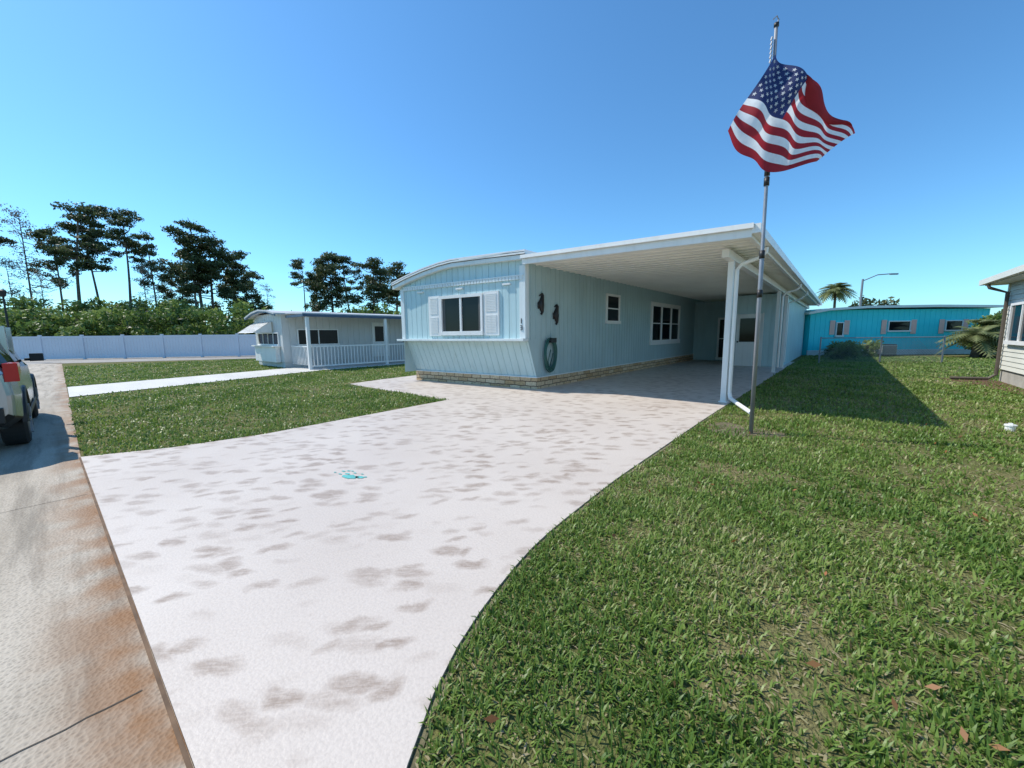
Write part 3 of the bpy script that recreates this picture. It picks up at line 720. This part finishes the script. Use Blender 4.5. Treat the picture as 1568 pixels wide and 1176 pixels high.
def tree_mesh(name,h,seed,mat_,spread=2.6,crown=.45,nl=16,lpc=150,ls=.17,trunk=.2,cl=(.45,.95),narrow=.55):
    r=random.Random(seed); mb=MB()
    bend=(r.uniform(-1.3,1.3),r.uniform(-1.3,1.3))
    def tp(t): return Vector((bend[0]*math.sin(t*2.2)*.8,bend[1]*t*t,h*t))
    mb.tube([tp(i/8) for i in range(9)],[trunk*(1-.82*i/8) for i in range(9)],7)
    C=[];R=[]
    for i in range(nl):
        t=1-crown+crown*(i+.5)/nl; base=tp(t-.03)
        az=r.uniform(0,6.283); ln=spread*r.uniform(.3,1.2)*(1.0-narrow*((t-(1-crown))/crown)**2)
        tip=base+Vector((math.cos(az)*ln,math.sin(az)*ln,r.uniform(.05,.6)*ln))
        mid=base.lerp(tip,.5)+Vector((0,0,-.12*ln))
        mb.tube([base,mid,tip],[trunk*.34,trunk*.22,trunk*.07],5)
        for q in range(r.randint(2,4)):
            f=r.uniform(.5,1.1); c=base.lerp(tip,f)+Vector((r.uniform(-.5,.5),r.uniform(-.5,.5),r.uniform(-.15,.4)))
            C.append(c); R.append((r.uniform(*cl),r.uniform(.22,.40)))
    C.append(tp(1)); R.append((.8,.5))
    P=[];Q=[]
    for c,(a,b) in zip(C,R):
        n=int(lpc*a)
        v=rng.normal(size=(n,3)); v/=np.linalg.norm(v,axis=1)[:,None]; v*=(rng.random((n,1))**.5)
        v+=rng.normal(size=(n,3))*.2
        P.append(np.array(c)+v*np.array([a,a,b])); Q.append(np.clip(.45+.35*v[:,2]+rng.normal(size=n)*.18+rng.uniform(-.15,.15),0,1))  # clump tops lighter, undersides darker: shading put into leaf colour, plus random variation
    P=np.concatenate(P);Q=np.concatenate(Q)
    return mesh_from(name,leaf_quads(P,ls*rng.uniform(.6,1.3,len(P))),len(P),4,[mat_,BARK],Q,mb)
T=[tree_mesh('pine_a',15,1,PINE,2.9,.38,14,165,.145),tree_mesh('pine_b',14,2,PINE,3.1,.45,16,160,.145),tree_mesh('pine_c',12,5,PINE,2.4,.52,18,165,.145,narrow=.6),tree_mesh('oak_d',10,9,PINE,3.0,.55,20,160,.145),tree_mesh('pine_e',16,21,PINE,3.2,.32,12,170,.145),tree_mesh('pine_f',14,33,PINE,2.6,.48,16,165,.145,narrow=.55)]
TH=[15,14,12,10,16,14]
TM=tree_mesh('bare_tree',14,11,MOSS,2.6,.6,24,36,.10,.13,cl=(.4,.85))
def place(name,me,X,Y,h,h0,rz,sx=1):
    o=bpy.data.objects.new(name,me); scn.collection.objects.link(o); x,y=W(X,Y); s=h/h0; o.location=(x,y,0); o.scale=(s*sx,s*sx,s); o.rotation_euler=(0,0,rz)
for (u,v,Y,k,sx) in [(-60,345,44,0,1),(10,322,45,4,1.1),(122,360,50,5,.75),(150,332,45,1,1.0),(182,348,47,0,.85),(216,338,44,4,.95),(262,370,46,5,.7),(300,412,50,3,.7),(318,374,44,5,.9),(330,358,45,5,1.15),(346,378,46,2,1.0),(376,400,48,3,.8),(402,426,44,3,.7),(476,408,48,4,.85),(500,430,47,3,.7),(520,402,46,3,.9),(552,408,48,1,1.0),(582,414,46,3,1.0),(612,414,50,2,1.3)]:
    X=(u-784)/589*Y*1.02; h=(516-v)/589*Y*1.03+1.4
    place('pine_tree',T[k],X,Y,h,TH[k],random.uniform(0,6),sx)
for (u,v,Y) in [(78,334,46),(248,410,43),(50,400,44),(285,430,50),(425,440,47),(95,420,43)]:
    X=(u-784)/589*Y*1.02; h=(516-v)/589*Y*1.03+1.4
    place('bare_tree',TM,X,Y,h,14,random.uniform(0,6),.9)
def shrub_mass(name,items,mat_,lpv,ls):
    P=[];Q=[]
    for (x,y,r,h) in items:
        tone=random.uniform(-.22,.2)
        for _ in range(8):
            cx=x+random.uniform(-.6,.6)*r; cy=y+random.uniform(-.6,.6)*r; cz=random.uniform(.1,.88)*h; rr=r*random.uniform(.3,.55); n=int(lpv*rr*rr*4)
            v=rng.normal(size=(n,3)); v/=np.linalg.norm(v,axis=1)[:,None]; v*=rng.random((n,1))**.35; v+=rng.normal(size=(n,3))*.12
            p=np.array([cx,cy,cz])+v*np.array([rr,rr,rr*.8]); p[:,2]=np.abs(p[:,2])
            P.append(p); Q.append(np.clip(.45+.35*v[:,2]+rng.normal(size=n)*.15+tone+random.uniform(-.12,.12),0,1))  # random tone plus painted shading: leaves lighten toward the top of each clump
    P=np.concatenate(P);Q=np.concatenate(Q)
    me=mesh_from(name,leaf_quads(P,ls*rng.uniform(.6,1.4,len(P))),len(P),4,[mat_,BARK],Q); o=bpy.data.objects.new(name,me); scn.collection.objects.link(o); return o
items=[]
for i in range(165):
    Y=random.uniform(33,47); u=random.uniform(-160,640); X=(u-784)/589*Y; x,y=W(X,Y)
    hh=random.uniform(2.8,4.8) if Y<38 else random.uniform(3.8,6.6)
    items.append((x,y,random.uniform(1.4,2.3),hh*(1 if u<430 else .75)))
shrub_mass('woodland_scrub',items,OAK,30,.19)
items=[]
for i in range(60):
    Y=random.uniform(62,80); u=random.uniform(1150,1900); X=(u-784)/589*Y; x,y=W(X,Y); items.append((x,y,3.2,random.uniform(3.0,4.4)))
items+=[(*W(53,60),2.2,7.2),(*W(55.5,60),2.4,7.0),(*W(57.5,60),2.2,6.4)]
shrub_mass('distant_trees',items,PINE,14,.35)
def bush(X,Y,r,h,m=OAK,name='shrub',lp=420,ls=.07):
    x,y=W(X,Y); shrub_mass(name,[(x,y,r,h)],m,lp,ls)
for b_ in [(16.4,18.9,.7,1.0),(17.6,20.9,.5,.8),(19.4,20.9,.6,1.1),(18.4,21.0,.5,.9),(24.6,20.6,.7,1.0),(25.6,19.8,.9,1.3),(26.6,20,1.0,1.9),(25.9,21,.9,2.2)]: bush(*b_)
def palm(X,Y,h,fl,name='palm_tree',nf=18):
    x,y=W(X,Y); mb=MB(); mb.tube([(0,0,0),(.05,0,h*.5),(0,.05,h)],[.16,.13,.12],8)
    Q=[];V=[]
    for i in range(nf):
        az=i*2.399; el=random.uniform(-.3,1.1)
        d3=Vector((math.cos(az)*math.cos(el),math.sin(az)*math.cos(el),math.sin(el)))
        sd=Vector((-math.sin(az),math.cos(az),0))
        prev=Vector((0,.05,h)); 
        for q in range(12):
            t=(q+1)/12; p=Vector((0,.05,h))+d3*fl*t+Vector((0,0,-.55*fl*t*t))
            w=fl*.30*math.sin(math.pi*min(1,t*.85+.12))
            for sg in (1,-1):
                tip=p+sd*sg*w+ (p-prev).normalized()*w*.6+Vector((0,0,-.3*w))
                o2=(p-prev)*.35
                V+= [prev-o2*.2,p+o2*.2,tip]; Q.append(random.uniform(.1,.9))
            prev=p
    V=np.array([tuple(v) for v in V]); me=mesh_from(name,V,len(Q),3,[PALM,BARK],np.array(Q),mb)
    o=bpy.data.objects.new(name,me); scn.collection.objects.link(o); o.location=(x,y,0)
palm(23.2,19.3,1.1,1.5,nf=26); palm(24.3,19.8,1.5,1.3,nf=26); palm(38,46,6.2,2.1,nf=44); palm(18.9,21.1,.4,.9,nf=18); palm(17.2,20.6,.3,.8,nf=16)

# ---------- GRASS BLADES
def inpoly(x,y,poly):
    ins=np.zeros(len(x),bool); n=len(poly)
    for i in range(n):
        x1,y1=poly[i];x2,y2=poly[(i+1)%n]
        c=((y1>y)!=(y2>y)); 
        xi=(x2-x1)*(y-y1)/(y2-y1+1e-12)+x1
        ins^= c&(x<xi)
    return ins
def vnoise(x,y,s,seed):
    r=np.random.default_rng(seed); G=r.random((256,256)); X=x*s+1000;Y=y*s+1000
    i=np.floor(X).astype(int);j=np.floor(Y).astype(int);fx=X-i;fy=Y-j;fx=fx*fx*(3-2*fx);fy=fy*fy*(3-2*fy)
    g=lambda a,b:G[a%256,b%256]
    return (g(i,j)*(1-fx)+g(i+1,j)*fx)*(1-fy)+(g(i,j+1)*(1-fx)+g(i+1,j+1)*fx)*fy
Ntot=720000
q=rng.random(Ntot); rn=3.0
A=rn*rn/2; Bx=(30**.5-rn**.5)/.5*rn**1.5; tot=A+Bx
qq=q*tot; rad=np.where(qq<A,np.sqrt(2*np.minimum(qq,A)),(((np.maximum(qq-A,0))/rn**1.5)*.5+rn**.5)**2)
th=np.radians(40.57)+rng.uniform(-1.2,1.2,Ntot)
gx=CAM[0]-rad*np.sin(th); gy=CAM[1]+rad*np.cos(th)
ry=[p[0] for p in right][::-1]; rx=[p[1] for p in right][::-1]
edge=np.interp(gy,ry,rx)
j=rng.normal(size=Ntot)*.014
SEg=-7.745+.022*(gx+.93)
R1=(gx>edge+.006+np.abs(j))&(gy>SEg+.03)&(gy<30)&~((gx>9.08)&(gy<8.75))
ly=[p[0] for p in left]; lxx=[p[1] for p in left]
ledge=np.interp(gy,ly,lxx)
R2=(gx<ledge-.006-np.abs(j))&(gy>np.maximum(SEg,-7.79)+.03+j*.5)&(gy<-2.42+j)&(gx>-26)
R3=(gx<-5.3)&(gy>=-2.42)&(gx>-26)&(gy<25)
path1=inpoly(gx,gy,[(-8.2,-7.8),(-10.4,-.9),(-10.4,12),(-12.9,12),(-12.9,-.9),(-11.2,-7.8)])
st=inpoly(gx,gy,[(-38,-8.55),(-29,-8.55),(-20.5,5.5),(-8,28),(-60,28),(-60,-8.55)])
hs=((gx>-16.7)&(gx<-11.0)&(gy>-1.3)&(gy<13))|((gx>-5.45)&(gx<4.06)&(gy>0)&(gy<21.5))
ok=(R1|((R2|R3)&~path1&~st))&~hs&~((gx<4.22)&(gx>-5.4)&(gy>-2.39)&(gy<18))
pole=np.hypot((gx-bx+.12)/1.25,gy-by-.1); ok&=~((pole<.42)&(rng.random(Ntot)<.7))
nz=vnoise(gx,gy,1.7,1)*.35+vnoise(gx,gy,5,2)*.35+vnoise(gx,gy,14,3)*.30
ok&=(rng.random(Ntot)<np.clip((nz-.24)*3.0,.26,1))
gx=gx[ok];gy=gy[ok];rad=rad[ok];nz=nz[ok];n=len(gx)
wd=.0025*(1+rad*.24)*rng.uniform(.7,1.4,n); ln=rng.uniform(.026,.062,n)*(.85+.4*nz)*(1+np.minimum(rad,12)*.012)
az=rng.uniform(0,6.283,n); lean=rng.uniform(.25,1.5,n)
dry=rng.random(n)<(.13+.3*np.clip(.5-nz,0,1))
lean=np.where(dry,1.5,lean)
dx=np.cos(az);dy=np.sin(az)
b0=np.stack([gx,gy,np.where(dry,.004,0)],1)
mid=b0+np.stack([dx*ln*.5*np.sin(lean*.6),dy*ln*.5*np.sin(lean*.6),ln*.5*np.cos(lean*.6)*np.where(dry,.25,1)],1)
tip=mid+np.stack([dx*ln*.5*np.sin(lean*1.2),dy*ln*.5*np.sin(lean*1.2),ln*.5*np.cos(lean*1.2)],1)
sd=np.stack([-dy*wd,dx*wd,np.zeros(n)],1)
V=np.stack([b0-sd,b0+sd,mid+sd,mid-sd,tip],1).reshape(-1,3).astype(np.float32)
me=bpy.data.meshes.new('lawn_grass'); me.vertices.add(len(V)); me.vertices.foreach_set('co',V.ravel())
base=np.arange(n)*5
loops=np.stack([base,base+1,base+2,base+3,base+3,base+2,base+4],1).ravel().astype(np.int32)
me.loops.add(len(loops)); me.loops.foreach_set('vertex_index',loops)
me.polygons.add(2*n); ls=np.stack([np.arange(n)*7,np.arange(n)*7+4],1).ravel().astype(np.int32); me.polygons.foreach_set('loop_start',ls)
me.materials.append(GRASS); me.update(calc_edges=True)
rv=np.clip(rng.normal(.38,.16,n)+np.where(dry,.6,0)+(.5-nz)*.35,0,1.2); at=me.attributes.new('leaf_tone','FLOAT','FACE'); at.data.foreach_set('value',np.repeat(rv,2).astype(np.float32))
o=bpy.data.objects.new('lawn_grass',me); scn.collection.objects.link(o)
P=[];
for i in range(110):
    rr=random.uniform(1.2,9); t=math.radians(40.57)-random.uniform(-.1,1.0); x=CAM[0]-rr*math.sin(t); y=CAM[1]+rr*math.cos(t)
    if x>np.interp(y,ry,rx)+.1 and x<8.9: P.append((x,y,.045))
P=np.array(P); Q=rng.random(len(P)); V=leaf_quads(P,rng.uniform(.015,.03,len(P))); me=mesh_from('fallen_leaves',V,len(P),4,[DEAD],Q)
o=bpy.data.objects.new('fallen_leaves',me); scn.collection.objects.link(o)

# ---------- LIGHT
el=math.radians(50); sv=Vector((-.921*math.cos(el),-.39*math.cos(el),math.sin(el))).normalized()
ld=bpy.data.lights.new('sun','SUN'); ld.energy=4.9; ld.angle=math.radians(.5); ld.color=(1,.945,.86)
lo=bpy.data.objects.new('sun',ld); scn.collection.objects.link(lo); lo.rotation_euler=sv.to_track_quat('Z','Y').to_euler(); lo.location=(0,0,30)
w=bpy.data.worlds.new('World'); scn.world=w; w.use_nodes=True; nt=w.node_tree
sky=nt.nodes.new('ShaderNodeTexSky'); sky.sky_type='NISHITA'; sky.sun_disc=False; sky.sun_elevation=el; sky.sun_rotation=math.atan2(-.921,-.39)%(2*math.pi)
sky.air_density=1.0; sky.dust_density=.35; sky.ozone_density=2.0
tint=nt.nodes.new('ShaderNodeMixRGB'); tint.blend_type='MULTIPLY'; tint.inputs[0].default_value=1; tint.inputs[2].default_value=(.66,1.16,1.44,1)
bg=nt.nodes['Background']; bg.inputs['Strength'].default_value=.14
nt.links.new(sky.outputs[0],tint.inputs[1]); nt.links.new(tint.outputs[0],bg.inputs['Color'])

# ---------- CAMERA
cd=bpy.data.cameras.new('camera'); co=bpy.data.objects.new('camera',cd); scn.collection.objects.link(co)
cd.lens=13.52; cd.sensor_width=36; cd.clip_end=2000; cd.clip_start=.05
M=Matrix.Translation(CAM)@Matrix.Rotation(math.radians(40.57),4,'Z')@Matrix.Rotation(math.radians(90-7.35),4,'X')@Matrix.Rotation(math.radians(-.6),4,'Z')
co.matrix_world=M; scn.camera=co
